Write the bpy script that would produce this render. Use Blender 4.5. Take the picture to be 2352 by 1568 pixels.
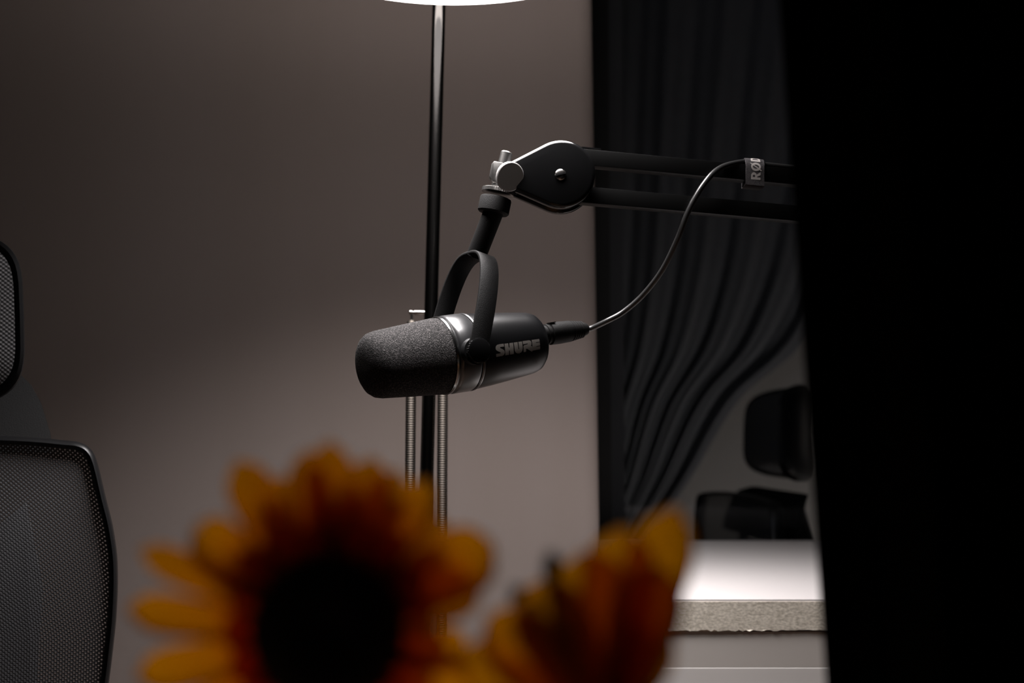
import bpy, bmesh, math, random
from mathutils import Vector, Matrix

for o in list(bpy.data.objects):
    bpy.data.objects.remove(o, do_unlink=True)
C = bpy.context.scene.collection
R = math.radians
PI = math.pi
random.seed(7)

# ---------------------------------------------------------------- camera, world, exposure
F = 2700.0                       # focal length in pixels of the 2352 px frame
CZ = 0.874
TP = 216.0 / F
PITCH = math.atan(TP)
cd = bpy.data.cameras.new('camera')
cd.sensor_width = 36.0
cd.lens = F / 2352 * 36.0
cd.clip_start = 0.02
cd.dof.use_dof = True
cd.dof.focus_distance = 0.935
cd.dof.aperture_fstop = 4.8
cam = bpy.data.objects.new('camera', cd)
cam.location = (0, 0, CZ)
cam.rotation_euler = (PI / 2 + PITCH, 0, 0)
C.objects.link(cam)
sc = bpy.context.scene
sc.camera = cam
w = bpy.data.worlds.new('world')
sc.world = w
w.use_nodes = True
w.node_tree.nodes['Background'].inputs[0].default_value = (0.5, 0.55, 0.7, 1)
w.node_tree.nodes['Background'].inputs[1].default_value = 0.0005
vs = sc.view_settings
vs.view_transform = 'Standard'
vs.look = 'None'
vs.exposure = 0.0
vs.gamma = 1.0
vs.use_curve_mapping = False
LAMP_STRENGTH = 4.0          # visible diffuser
SHADE_STRENGTH = 11.0
PANEL_WATTS = 5.5            # the head's downward light
PANEL_SPREAD = 119
FILL_WATTS = 1.1           # added unseen fill light for the next room


def P(px, py, Y):
    """world point seen at pixel (px, py) at depth Y"""
    dx = (px - 1176) / F
    dz = (784 - py) / F
    fy = math.cos(PITCH) - dz * math.sin(PITCH)
    fz = math.sin(PITCH) + dz * math.cos(PITCH)
    k = Y / fy
    return Vector((dx * k, Y, CZ + fz * k))


# ---------------------------------------------------------------- materials
def mat(name, col, rough=0.5, metal=0.0, spec=0.5, bump=None, coat=0.0, noise=None):
    m = bpy.data.materials.new(name)
    m.use_nodes = True
    nt = m.node_tree
    b = nt.nodes['Principled BSDF']
    b.inputs['Base Color'].default_value = (*col, 1)
    b.inputs['Roughness'].default_value = rough
    b.inputs['Metallic'].default_value = metal
    b.inputs['Specular IOR Level'].default_value = spec
    b.inputs['Coat Weight'].default_value = coat
    tc = nt.nodes.new('ShaderNodeTexCoord')
    if bump:
        n = nt.nodes.new('ShaderNodeTexNoise')
        n.inputs['Scale'].default_value = bump[0]
        n.inputs['Detail'].default_value = 3
        nt.links.new(tc.outputs['Object'], n.inputs['Vector'])
        bp = nt.nodes.new('ShaderNodeBump')
        bp.inputs['Strength'].default_value = bump[1]
        bp.inputs['Distance'].default_value = bump[2]
        nt.links.new(n.outputs['Fac'], bp.inputs['Height'])
        nt.links.new(bp.outputs['Normal'], b.inputs['Normal'])
    if noise:
        n = nt.nodes.new('ShaderNodeTexNoise')
        n.inputs['Scale'].default_value = noise[0]
        n.inputs['Detail'].default_value = 4
        mp = nt.nodes.new('ShaderNodeMapping')
        mp.inputs['Scale'].default_value = noise[3] if len(noise) > 3 else (1, 1, 1)
        nt.links.new(tc.outputs['Object'], mp.inputs['Vector'])
        nt.links.new(mp.outputs['Vector'], n.inputs['Vector'])
        r = nt.nodes.new('ShaderNodeValToRGB')
        r.color_ramp.elements[0].position = 0.35
        r.color_ramp.elements[1].position = 0.65
        r.color_ramp.elements[0].color = (*noise[1], 1)
        r.color_ramp.elements[1].color = (*noise[2], 1)
        nt.links.new(n.outputs['Fac'], r.inputs['Fac'])
        nt.links.new(r.outputs['Color'], b.inputs['Base Color'])
    return m


M = {}
M['wall'] = mat('wall_paint', (.3, .3, .3), .85, bump=(120, .08, .002),
                noise=(1.0, (.212, .172, .152), (.224, .184, .167), (7, 1, .35)))
M['wall_dark'] = mat('dark_wall_paint', (.06, .06, .06), .9, noise=(3, (.05, .05, .052), (.07, .07, .07)))
M['wall_next'] = mat('next_room_paint', (.28, .27, .265), .9, noise=(2, (.26, .25, .24), (.29, .275, .265)))
M['ceiling'] = mat('ceiling_paint', (.12, .11, .105), .9, bump=(90, .1, .002))
M['carpet'] = mat('oak_floor', (.4, .27, .2), .6, bump=(60, .1, .001), noise=(3, (.38, .26, .2), (.46, .33, .26), (1, 12, 1)))
M['frame_black'] = mat('black_window_frame', (.008, .008, .008), .5, bump=(200, .05, .001))
M['frame_grey'] = mat('grey_metal_frame', (.05, .053, .06), .55, metal=.2, bump=(200, .05, .001))
M['laminate'] = mat('white_laminate', (.80, .755, .745), .42, bump=(300, .03, .001))
M['cab'] = mat('grey_white_panel', (.85, .81, .78), .5, bump=(300, .03, .001))
M['overhang_shade'] = mat('shade_toned_panel', (.66, .61, .57), .6, bump=(300, .03, .001))  # cabinet colour darkened to paint in the desk overhang's shade
M['metal_leg'] = mat('grey_powder_metal', (.3, .3, .3), .5, bump=(400, .05, .001))
M['chrome'] = mat('chrome', (.30, .29, .28), .24, metal=1)
M['pole'] = mat('dark_chrome_pole', (.07, .067, .064), .2, metal=1)
M['steel'] = mat('nickel', (.34, .33, .32), .3, metal=1, bump=(900, .08, .0005))
M['tube'] = mat('ribbed_steel', (.05, .044, .038), .5, metal=1, bump=(900, .05, .0005))
M['black'] = mat('black_plastic', (.005, .005, .0055), .4, spec=.3, bump=(900, .05, .0004))
M['black_gloss'] = mat('black_gloss_plastic', (.004, .004, .0042), .16, spec=.3)
M['black_metal'] = mat('black_satin_metal', (.004, .004, .0045), .32, spec=.3, bump=(2500, .08, .0002))
M['arm_black'] = mat('arm_black_paint', (.003, .003, .003), .42, spec=.12)
M['band'] = mat('microphone_collar_metal', (.012, .012, .013), .30, spec=1.0, bump=(2500, .06, .0002))
M['rubber'] = mat('black_rubber', (.005, .0048, .0048), .6, spec=.12, bump=(1500, .4, .0005))
M['cord'] = mat('cable_rubber', (.02, .02, .02), .3, spec=.6, bump=(800, .1, .0003))
M['dull'] = mat('brushed_nickel', (.30, .29, .285), .45, metal=.4, bump=(900, .1, .0003))
M['ring'] = mat('bright_ring', (.22, .22, .22), .2, metal=1, bump=(900, .05, .0003))
M['velcro'] = mat('hook_and_loop_fabric', (.045, .038, .042), .95, bump=(2500, 1.0, .002), noise=(2200, (.02, .018, .02), (.09, .08, .085)))
M['print'] = mat('pale_print', (.40, .37, .35), .6, bump=(900, .1, .0003))
M['print_dim'] = mat('grey_print', (.15, .138, .125), .6, bump=(900, .1, .0003))
M['curtain'] = mat('black_curtain_cloth', (.006, .006, .006), .95, spec=.1, bump=(900, .3, .001), noise=(600, (.004, .004, .004), (.009, .009, .009)))
M['drape'] = mat('charcoal_drape_cloth', (.1, .1, .1), .95, spec=.1, bump=(700, .3, .001), noise=(300, (.10, .103, .112), (.13, .134, .145)))
M['stem'] = mat('green_stem', (.05, .09, .02), .5, noise=(90, (.04, .07, .015), (.08, .12, .03)))
M['sepal'] = mat('dark_sepal', (.02, .018, .02), .6, noise=(200, (.012, .01, .012), (.03, .03, .02)))
M['vase'] = mat('ceramic_glaze', (.35, .34, .32), .25, coat=.4, noise=(30, (.3, .29, .27), (.4, .39, .37)))
M['wood'] = mat('oak_wood', (.35, .18, .07), .5, noise=(6, (.28, .13, .05), (.42, .22, .09), (1, 1, 12)))



def foam_mat():
    m = mat('windscreen_foam', (.03, .028, .028), .95, spec=.25)
    nt = m.node_tree
    b = nt.nodes['Principled BSDF']
    tc = nt.nodes.new('ShaderNodeTexCoord')
    n = nt.nodes.new('ShaderNodeTexNoise')
    n.inputs['Scale'].default_value = 1000
    n.inputs['Detail'].default_value = 2
    v = nt.nodes.new('ShaderNodeTexVoronoi')
    v.inputs['Scale'].default_value = 1300
    nt.links.new(tc.outputs['Object'], n.inputs['Vector'])
    nt.links.new(tc.outputs['Object'], v.inputs['Vector'])
    r = nt.nodes.new('ShaderNodeValToRGB')
    r.color_ramp.elements[0].position = .46
    r.color_ramp.elements[1].position = .74
    r.color_ramp.elements[0].color = (.005, .0045, .0045, 1)
    r.color_ramp.elements[1].color = (.075, .068, .068, 1)
    nt.links.new(n.outputs['Fac'], r.inputs['Fac'])
    nt.links.new(r.outputs['Color'], b.inputs['Base Color'])
    bp = nt.nodes.new('ShaderNodeBump')
    bp.inputs['Strength'].default_value = .9
    bp.inputs['Distance'].default_value = .0008
    nt.links.new(v.outputs['Distance'], bp.inputs['Height'])
    nt.links.new(bp.outputs['Normal'], b.inputs['Normal'])
    return m


M['foam'] = foam_mat()


def weave_mat(name, c0, c1, trans):
    m = mat(name, c1, .6, spec=.4)
    nt = m.node_tree
    b = nt.nodes['Principled BSDF']
    out = nt.nodes['Material Output']
    tc = nt.nodes.new('ShaderNodeTexCoord')
    sp = nt.nodes.new('ShaderNodeSeparateXYZ')
    nt.links.new(tc.outputs['UV'], sp.inputs[0])

    def math_(op, a, bb):
        n = nt.nodes.new('ShaderNodeMath')
        n.operation = op
        for i, x in enumerate((a, bb)):
            if x is None:
                continue
            if isinstance(x, (int, float)):
                n.inputs[i].default_value = x
            else:
                nt.links.new(x, n.inputs[i])
        return n.outputs[0]
    kx = math_('MULTIPLY', sp.outputs[0], 2 * PI / .0044)
    kz = math_('MULTIPLY', sp.outputs[1], 2 * PI / .0036)
    pr = math_('MULTIPLY', math_('COSINE', kx, None), math_('COSINE', kz, None))
    val = math_('ADD', math_('MULTIPLY', pr, .5), .5)
    r = nt.nodes.new('ShaderNodeValToRGB')
    r.color_ramp.elements[0].position = .3
    r.color_ramp.elements[1].position = .85
    r.color_ramp.elements[0].color = (*c0, 1)
    r.color_ramp.elements[1].color = (*c1, 1)
    nt.links.new(val, r.inputs['Fac'])
    nt.links.new(r.outputs['Color'], b.inputs['Base Color'])
    bp = nt.nodes.new('ShaderNodeBump')
    bp.inputs['Strength'].default_value = .6
    bp.inputs['Distance'].default_value = .0006
    nt.links.new(val, bp.inputs['Height'])
    nt.links.new(bp.outputs['Normal'], b.inputs['Normal'])
    if trans:
        t = nt.nodes.new('ShaderNodeBsdfTransparent')
        mx = nt.nodes.new('ShaderNodeMixShader')
        f = math_('LESS_THAN', val, trans)
        nt.links.new(f, mx.inputs[0])
        nt.links.new(b.outputs[0], mx.inputs[1])
        nt.links.new(t.outputs[0], mx.inputs[2])
        nt.links.new(mx.outputs[0], out.inputs[0])
    return m


M['mesh'] = weave_mat('chair_mesh', (.02, .02, .021), (.19, .19, .20), .24)
M['pad'] = weave_mat('headrest_mesh', (.04, .04, .042), (.26, .255, .26), 0)


def chip_mat():
    m = mat('raw_chipboard', (.4, .36, .3), .9, spec=.2)
    nt = m.node_tree
    b = nt.nodes['Principled BSDF']
    tc = nt.nodes.new('ShaderNodeTexCoord')
    mp = nt.nodes.new('ShaderNodeMapping')
    mp.inputs['Scale'].default_value = (1, 1, 2.0)
    nt.links.new(tc.outputs['Object'], mp.inputs['Vector'])
    n = nt.nodes.new('ShaderNodeTexNoise')
    n.inputs['Scale'].default_value = 300
    n.inputs['Detail'].default_value = 5
    nt.links.new(mp.outputs['Vector'], n.inputs['Vector'])
    r = nt.nodes.new('ShaderNodeValToRGB')
    r.color_ramp.elements[0].position = .35
    r.color_ramp.elements[1].position = .65
    r.color_ramp.elements[0].color = (.58, .52, .43, 1)
    r.color_ramp.elements[1].color = (.98, .90, .78, 1)
    nt.links.new(n.outputs['Fac'], r.inputs['Fac'])
    nt.links.new(r.outputs['Color'], b.inputs['Base Color'])
    bp = nt.nodes.new('ShaderNodeBump')
    bp.inputs['Strength'].default_value = .15
    bp.inputs['Distance'].default_value = .0005
    nt.links.new(n.outputs['Fac'], bp.inputs['Height'])
    nt.links.new(bp.outputs['Normal'], b.inputs['Normal'])
    return m


M['chip'] = chip_mat()


def petal_mat():
    m = mat('sunflower_petal', (.5, .2, .02), .38, spec=.5)
    nt = m.node_tree
    b = nt.nodes['Principled BSDF']
    out = nt.nodes['Material Output']
    tc = nt.nodes.new('ShaderNodeTexCoord')
    sp = nt.nodes.new('ShaderNodeSeparateXYZ')
    nt.links.new(tc.outputs['UV'], sp.inputs[0])
    r = nt.nodes.new('ShaderNodeValToRGB')
    e = r.color_ramp.elements
    e[0].position = 0.0
    e[0].color = (.45, .07, .01, 1)
    e[1].position = 1.0
    e[1].color = (.86, .53, .045, 1)
    x = e.new(.16)
    x.color = (.75, .20, .015, 1)
    x = e.new(.38)
    x.color = (.86, .47, .03, 1)
    nt.links.new(sp.outputs[1], r.inputs['Fac'])
    nt.links.new(r.outputs['Color'], b.inputs['Base Color'])
    wv = nt.nodes.new('ShaderNodeTexWave')
    wv.inputs['Scale'].default_value = 2.2
    wv.inputs['Distortion'].default_value = 1.0
    nt.links.new(tc.outputs['UV'], wv.inputs['Vector'])
    bp = nt.nodes.new('ShaderNodeBump')
    bp.inputs['Strength'].default_value = .4
    bp.inputs['Distance'].default_value = .0006
    nt.links.new(wv.outputs['Fac'], bp.inputs['Height'])
    nt.links.new(bp.outputs['Normal'], b.inputs['Normal'])
    t = nt.nodes.new('ShaderNodeBsdfTranslucent')
    nt.links.new(r.outputs['Color'], t.inputs['Color'])
    mx = nt.nodes.new('ShaderNodeMixShader')
    mx.inputs[0].default_value = .82
    nt.links.new(b.outputs[0], mx.inputs[1])
    nt.links.new(t.outputs[0], mx.inputs[2])
    nt.links.new(mx.outputs[0], out.inputs[0])
    return m


M['petal'] = petal_mat()
M['seed'] = mat('sunflower_seeds', (.02, .012, .008), .7, bump=(900, 1, .002), noise=(900, (.006, .004, .003), (.045, .02, .012)))


def emis(name, col, s):
    m = bpy.data.materials.new(name)
    m.use_nodes = True
    nt = m.node_tree
    nt.nodes.remove(nt.nodes['Principled BSDF'])
    e = nt.nodes.new('ShaderNodeEmission')
    e.inputs[0].default_value = (*col, 1)
    e.inputs[1].default_value = s
    nt.links.new(e.outputs[0], nt.nodes['Material Output'].inputs[0])
    return m


M['shade'] = emis('opal_shade_glow', (1.0, .93, .90), SHADE_STRENGTH)
M['glow'] = emis('lamp_diffuser_light', (1.0, .955, .96), LAMP_STRENGTH)


def glass_mat():
    m = bpy.data.materials.new('window_glass')
    m.use_nodes = True
    nt = m.node_tree
    nt.nodes.remove(nt.nodes['Principled BSDF'])
    t = nt.nodes.new('ShaderNodeBsdfTransparent')
    t.inputs[0].default_value = (.90, .92, .95, 1)
    g = nt.nodes.new('ShaderNodeBsdfGlossy')
    g.inputs['Roughness'].default_value = .02
    fr = nt.nodes.new('ShaderNodeFresnel')
    fr.inputs[0].default_value = 1.18
    mx = nt.nodes.new('ShaderNodeMixShader')
    nt.links.new(fr.outputs[0], mx.inputs[0])
    nt.links.new(t.outputs[0], mx.inputs[1])
    nt.links.new(g.outputs[0], mx.inputs[2])
    nt.links.new(mx.outputs[0], nt.nodes['Material Output'].inputs[0])
    return m


M['glass'] = glass_mat()


# ---------------------------------------------------------------- helpers
def wloc(o):
    v = Vector((0, 0, 0))
    while o is not None:
        v = v + Vector(o.location)
        o = o.parent
    return v


def obj(name, bm, m, parent=None, world=True, smooth=True, bevel=0, autos=35):
    """link bm as one mesh; world=True means its coordinates are world ones"""
    if world and parent is not None:
        off = wloc(parent)
        for v in bm.verts:
            v.co -= off
    bmesh.ops.recalc_face_normals(bm, faces=bm.faces[:])
    me = bpy.data.meshes.new(name)
    if bevel:
        es = [e for e in bm.edges if len(e.link_faces) == 2 and e.calc_face_angle(0) > R(40)]
        bmesh.ops.bevel(bm, geom=es, offset=bevel, segments=2, profile=.6, affect='EDGES', clamp_overlap=True)
    for f in bm.faces:
        f.smooth = smooth
    if smooth:
        for e in bm.edges:
            if len(e.link_faces) == 2 and e.calc_face_angle(0) > R(autos):
                e.smooth = False
    bm.to_mesh(me)
    bm.free()
    o = bpy.data.objects.new(name, me)
    me.materials.append(m)
    C.objects.link(o)
    if parent is not None:
        o.parent = parent
    return o


def thing(name, label, cat, loc=(0, 0, 0), rz=0, group=None):
    o = bpy.data.objects.new(name, None)
    C.objects.link(o)
    o.empty_display_size = .05
    o.location = loc
    o.rotation_euler = (0, 0, rz)
    o['label'] = label
    o['category'] = cat
    if group:
        o['group'] = group
    return o


def tag(o, label, cat, group=None):
    o['label'] = label
    o['category'] = cat
    if group:
        o['group'] = group
    return o


def struct(name, bm, m, parent=None, **k):
    o = obj(name, bm, m, parent, **k)
    if parent is None:
        o['kind'] = 'structure'
    return o


def box(bm, x0, x1, y0, y1, z0, z1, mtx=None):
    vs_ = [bm.verts.new((x, y, z)) for x in (x0, x1) for y in (y0, y1) for z in (z0, z1)]
    if mtx:
        for v in vs_:
            v.co = mtx @ v.co
    for f in ((0, 1, 3, 2), (4, 6, 7, 5), (0, 4, 5, 1), (2, 3, 7, 6), (0, 2, 6, 4), (1, 5, 7, 3)):
        bm.faces.new([vs_[i] for i in f])
    return bm


def BX(*a):
    return box(bmesh.new(), *a)


def frame(d, hint=Vector((0, -1, 0))):
    d = d.normalized()
    e1 = (hint - d * hint.dot(d))
    if e1.length < 1e-4:
        e1 = Vector((1, 0, 0)) - d * d.x
    e1.normalize()
    e2 = d.cross(e1)
    return d, e1, e2


def lathe(bm, o, d, prof, n=48, hint=Vector((0, -1, 0)), ribs=None):
    """prof = [(t, r)] along direction d from point o"""
    d, e1, e2 = frame(d, hint)
    rings = []
    for t, r in prof:
        c = o + d * t
        if r < 1e-6:
            rings.append([bm.verts.new(c)])
        else:
            rg = []
            for k in range(n):
                a = 2 * PI * k / n
                rr = r
                if ribs and ribs[0] <= t <= ribs[1]:
                    rr = r * (1 + (ribs[2] if k % 2 else 0))
                rg.append(bm.verts.new(c + (e1 * math.cos(a) + e2 * math.sin(a)) * rr))
            rings.append(rg)
    for a, b in zip(rings, rings[1:]):
        if len(a) == 1 and len(b) == 1:
            continue
        for k in range(n):
            k2 = (k + 1) % n
            if len(a) == 1:
                bm.faces.new((a[0], b[k2], b[k]))
            elif len(b) == 1:
                bm.faces.new((a[k], a[k2], b[0]))
            else:
                bm.faces.new((a[k], a[k2], b[k2], b[k]))
    for rg, rev in ((rings[0], True), (rings[-1], False)):
        if len(rg) > 1:
            bm.faces.new(rg[::-1] if rev else rg)
    return bm


def L(*a, **k):
    return lathe(bmesh.new(), *a, **k)


def cyl(bm, a, b, r, n=24, bev=0, r2=None):
    d = b - a
    l = d.length
    r2 = r if r2 is None else r2
    pr = [(0, r - bev), (bev, r), (l - bev, r2), (l, r2 - bev)] if bev else [(0, r), (l, r2)]
    return lathe(bm, a, d, pr, n)


def catmull(pts, n=10):
    pts = [Vector(p) for p in pts]
    q = [pts[0] * 2 - pts[1]] + pts + [pts[-1] * 2 - pts[-2]]
    out = []
    for i in range(1, len(q) - 2):
        for k in range(n):
            t = k / n
            out.append(.5 * ((2 * q[i]) + (-q[i - 1] + q[i + 1]) * t + (2 * q[i - 1] - 5 * q[i] + 4 * q[i + 1] - q[i + 2]) * t * t
                             + (-q[i - 1] + 3 * q[i] - 3 * q[i + 1] + q[i + 2]) * t ** 3))
    out.append(pts[-1])
    return out


def sweep(bm, pts, sec, hint=Vector((0, -1, 0)), closed=False, follow=False):
    """sweep the 2D section [(a, b)] along pts; a along the hint side, b across"""
    rings = []
    n = len(pts)
    prev = hint
    for i, p in enumerate(pts):
        if closed:
            d = pts[(i + 1) % n] - pts[i - 1]
        else:
            d = pts[min(i + 1, n - 1)] - pts[max(i - 1, 0)]
        d, e1, e2 = frame(d, prev)
        if follow:
            prev = e1
        s = sec(i / (n - 1)) if callable(sec) else sec
        rings.append([bm.verts.new(p + e1 * a + e2 * b) for a, b in s])
    m_ = len(rings[0])
    rr = list(zip(rings, rings[1:]))
    if closed:
        rr.append((rings[-1], rings[0]))
    for a, b in rr:
        for k in range(m_):
            k2 = (k + 1) % m_
            bm.faces.new((a[k], a[k2], b[k2], b[k]))
    if not closed:
        bm.faces.new(rings[0][::-1])
        bm.faces.new(rings[-1])
    return bm


def circ(r, n=14, r2=None):
    r2 = r if r2 is None else r2
    return [(r * math.cos(2 * PI * k / n), r2 * math.sin(2 * PI * k / n)) for k in range(n)]


def prism(bm, pts, off):
    """closed polygon of 3D pts extruded by vector off"""
    a = [bm.verts.new(p) for p in pts]
    b = [bm.verts.new(p + off) for p in pts]
    bm.faces.new(a[::-1])
    bm.faces.new(b)
    n = len(a)
    for i in range(n):
        j = (i + 1) % n
        bm.faces.new((a[i], a[j], b[j], b[i]))
    return bm


def inside(loops, x, y):
    c = False
    for lp in loops:
        n = len(lp)
        j = n - 1
        for i in range(n):
            xi, yi = lp[i]
            xj, yj = lp[j]
            if (yi > y) != (yj > y) and x < (xj - xi) * (y - yi) / (yj - yi) + xi:
                c = not c
            j = i
    return c


def stamp(bm, fn, u0, u1, v0, v1, nu, nv, mp, along='v'):
    """cells of the mask fn(u, v) become quads, merged along 'v' or 'u', placed by mp(u, v)"""
    if along == 'v':
        A0, A1, nA, B0, B1, nB = u0, u1, nu, v0, v1, nv
    else:
        A0, A1, nA, B0, B1, nB = v0, v1, nv, u0, u1, nu
    for i in range(nA):
        a0 = A0 + (A1 - A0) * i / nA
        a1 = A0 + (A1 - A0) * (i + 1) / nA
        st = None
        for j in range(nB + 1):
            b = B0 + (B1 - B0) * (j + .5) / nB
            am = (a0 + a1) / 2
            on = j < nB and (fn(am, b) if along == 'v' else fn(b, am))
            if on and st is None:
                st = j
            if not on and st is not None:
                b0 = B0 + (B1 - B0) * st / nB
                b1 = B0 + (B1 - B0) * j / nB
                q = [(a0, b0), (a1, b0), (a1, b1), (a0, b1)]
                bm.faces.new([bm.verts.new(mp(x, y) if along == 'v' else mp(y, x)) for x, y in q])
                st = None
    return bm


# ================================================================ the setting
WY = 1.42          # front face of the pale partition wall
GY = 1.76          # window wall
XE = P(1371, 700, WY).x
# pale partition with rounded (bullnose) right corner
bm = bmesh.new()
rc = .021
pl = [(-2.2, WY + .12), (-2.2, WY)]
for k in range(13):
    a = PI / 2 * k / 12
    pl.append((XE - rc + rc * math.sin(a), WY + .012 - .012 * math.cos(a)))
pl += [(XE, WY + .12)]
prism(bm, [Vector((x, y, 0)) for x, y in pl], Vector((0, 0, 2.6)))
# the end leans a touch like in the photo
for v in bm.verts:
    if v.co.x > 0:
        v.co.x += (1.0 - v.co.z) * .0085
struct('wall_back', bm, M['wall'], autos=30)
SILL = .650
# wall holding the window: below, above, right of the opening
bm = bmesh.new()
box(bm, -2.2, 2.4, GY + .0, GY + .12, 0, SILL)
box(bm, -2.2, 2.4, GY + .0, GY + .12, 2.35, 2.6)
box(bm, 1.7, 2.4, GY + .0, GY + .12, SILL, 2.35)
box(bm, -2.2, .05, GY + .0, GY + .12, SILL, 2.35)
struct('wall_window', bm, M['wall_next'], smooth=False)
fx = P(1401, 700, GY).x
gx = P(1433, 700, GY).x
wn = thing('window_1', 'dark interior window', 'window', (fx, GY, SILL))
for k in ('label', 'category'):
    del wn[k]
wn['kind'] = 'structure'
bm = bmesh.new()
box(bm, .05, fx, GY - .005, GY + .06, SILL, 2.35)
box(bm, fx, 1.7, GY - .005, GY + .06, SILL, SILL + .028)
box(bm, fx, 1.7, GY - .005, GY + .06, 2.31, 2.35)
box(bm, 1.66, 1.7, GY - .005, GY + .06, SILL + .028, 2.31)
obj('window_frame', bm, M['frame_black'], wn, smooth=False)
obj('glazing_bead', BX(fx, gx, GY + .004, GY + .05, SILL + .028, 2.31), M['frame_grey'], wn, smooth=False)
obj('window_pane', BX(gx - .004, 1.665, GY + .024, GY + .030, SILL + .024, 2.314), M['glass'], wn, smooth=False)
struct('floor', BX(-2.2, 2.4, -2.4, 2.76, -.06, 0), M['carpet'], smooth=False)
struct('ceiling', BX(-2.2, 2.4, -2.4, 2.76, 2.6, 2.66), M['ceiling'], smooth=False)
struct('wall_left', BX(-2.26, -2.2, -2.4, 2.76, 0, 2.6), M['wall_dark'], smooth=False)
struct('wall_right', BX(2.4, 2.46, -2.4, 2.76, 0, 2.6), M['wall_dark'], smooth=False)
struct('wall_front', BX(-2.2, 2.4, -2.46, -2.4, 0, 2.6), M['wall_dark'], smooth=False)
struct('wall_far', BX(-2.2, 2.4, 2.7, 2.76, 0, 2.6), M['wall_next'], smooth=False)

# ================================================================ floor lamp
LY = .94
LX, LZ, LR = -.055, 1.293, .165
lamp = thing('floor_lamp', 'chrome floor lamp with a bright round head behind the microphone', 'lamp', (-.075, 1.13, 0))
ft = P(980, 1100, 1.13)
tp = P(1008, 20, 1.13)
dr = (tp - ft).normalized()
bot = ft + dr * ((.02 - ft.z) / dr.z)
top = ft + dr * ((1.40 - ft.z) / dr.z)
obj('pole', cyl(bmesh.new(), bot, top, .0066, 28), M['pole'], lamp)
obj('base', L(Vector((bot.x, bot.y, 0)), Vector((0, 0, 1)), [(0, .14), (.012, .14), (.02, .135), (.022, .02), (.04, .009), (.05, .008)], 64), M['steel'], lamp)
hd = Vector((LX, LY, LZ))
bm = bmesh.new()
sweep(bm, catmull([top - Vector((0, 0, .012)), top + Vector((0, -.03, .015)), Vector((LX, LY + .06, LZ + .125)), Vector((LX, LY, LZ + .10)), Vector((LX, LY, LZ + .055))], 8), circ(.006), hint=Vector((1, 0, 0)))
obj('lamp_arm', bm, M['chrome'], lamp)
pr = [(-.004, LR + .002), (.004, LR + .004)]
for k in range(1, 13):
    a = PI / 2 * k / 12
    pr.append((.004 + .055 * math.sin(a), (LR + .004) * math.cos(a) + .0))
pr[-1] = (.059, 0)
inner = [(.050, 0)] + [(.002 + .05 * math.sin(PI / 2 * k / 12), (LR) * math.cos(PI / 2 * k / 12)) for k in range(11, -1, -1)]
bm = bmesh.new()
lathe(bm, hd, Vector((0, 0, 1)), inner + [(-.003, LR)] + pr, 72)
shade = obj('lamp_shade', bm, M['shade'], lamp)
dpr = [(-.014, 0)] + [(-.014 * math.cos(PI / 2 * k / 10), (LR - .001) * math.sin(PI / 2 * k / 10)) for k in range(1, 11)]
bm = bmesh.new()
lathe(bm, hd, Vector((0, 0, 1)), dpr, 96)
obj('diffuser', bm, M['glow'], shade)
ld = bpy.data.lights.new('lamp_light', 'AREA')
ld.shape = 'DISK'
ld.size = 2 * LR - .01
ld.energy = PANEL_WATTS
ld.spread = R(PANEL_SPREAD)
ld.color = (1.0, .955, .95)
lo = bpy.data.objects.new('lamp_light', ld)
C.objects.link(lo)
lo.parent = lamp
lo.location = Vector((LX, LY, LZ - .0155)) - wloc(lamp)
# crossbar, two ribbed tubes
cb = P(985, 719, 1.13)
cl_ = P(940, 717, 1.13)
cr_ = P(1022, 719, 1.13)
bm = bmesh.new()
lathe(bm, cl_, (cr_ - cl_), [(0, .0018), (.0006, .0023), (.003, .0023), (.0036, .0016), (.0042, .0016), (.005, .0024),
                             ((cr_ - cl_).length - .002, .0024), ((cr_ - cl_).length, .0018)], 20)
obj('crossbar', bm, M['chrome'], lamp)
for (xa, xb) in ((945.5, 941), (1018, 1015)):
    t0 = P(xa, 735, 1.13)
    t1 = P(xb, 1200, 1.13)
    dd = (t1 - t0).normalized()
    ln = (t0.z - .07) / -dd.z
    prf = [(0, .0030), (.002, .0050)]
    t = .003
    while t < ln - .004:
        prf += [(t, .0053), (t + .0011, .0047)]
        t += .0022
    prf += [(ln, .004)]
    bm = bmesh.new()
    lathe(bm, t0, dd, prf, 12)
    obj('ribbed_tube', bm, M['tube'], lamp)
    obj('tube_pin', cyl(bmesh.new(), t0 - dd * .0055, t0 + dd * .002, .0013, 10), M['chrome'], lamp)
bm = bmesh.new()
cf = Vector((bot.x, bot.y, .06))
box(bm, cf.x - .03, cf.x + .03, cf.y - .008, cf.y + .008, .048, .075)
obj('lower_bracket', bm, M['steel'], lamp, bevel=.002)
k0 = P(1034, 1474, 1.12)
bm = bmesh.new()
lathe(bm, k0 + Vector((-.004, 0, 0)), Vector((1, 0, .0)), [(0, .0025), (.001, .0042), (.006, .0042), (.007, .003)], 20)
cyl(bm, Vector((k0.x - .003, k0.y, k0.z)), Vector((k0.x - .038, 1.13, k0.z - .001)), .0016, 8)
obj('clamp_knob', bm, M['chrome'], lamp)

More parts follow.
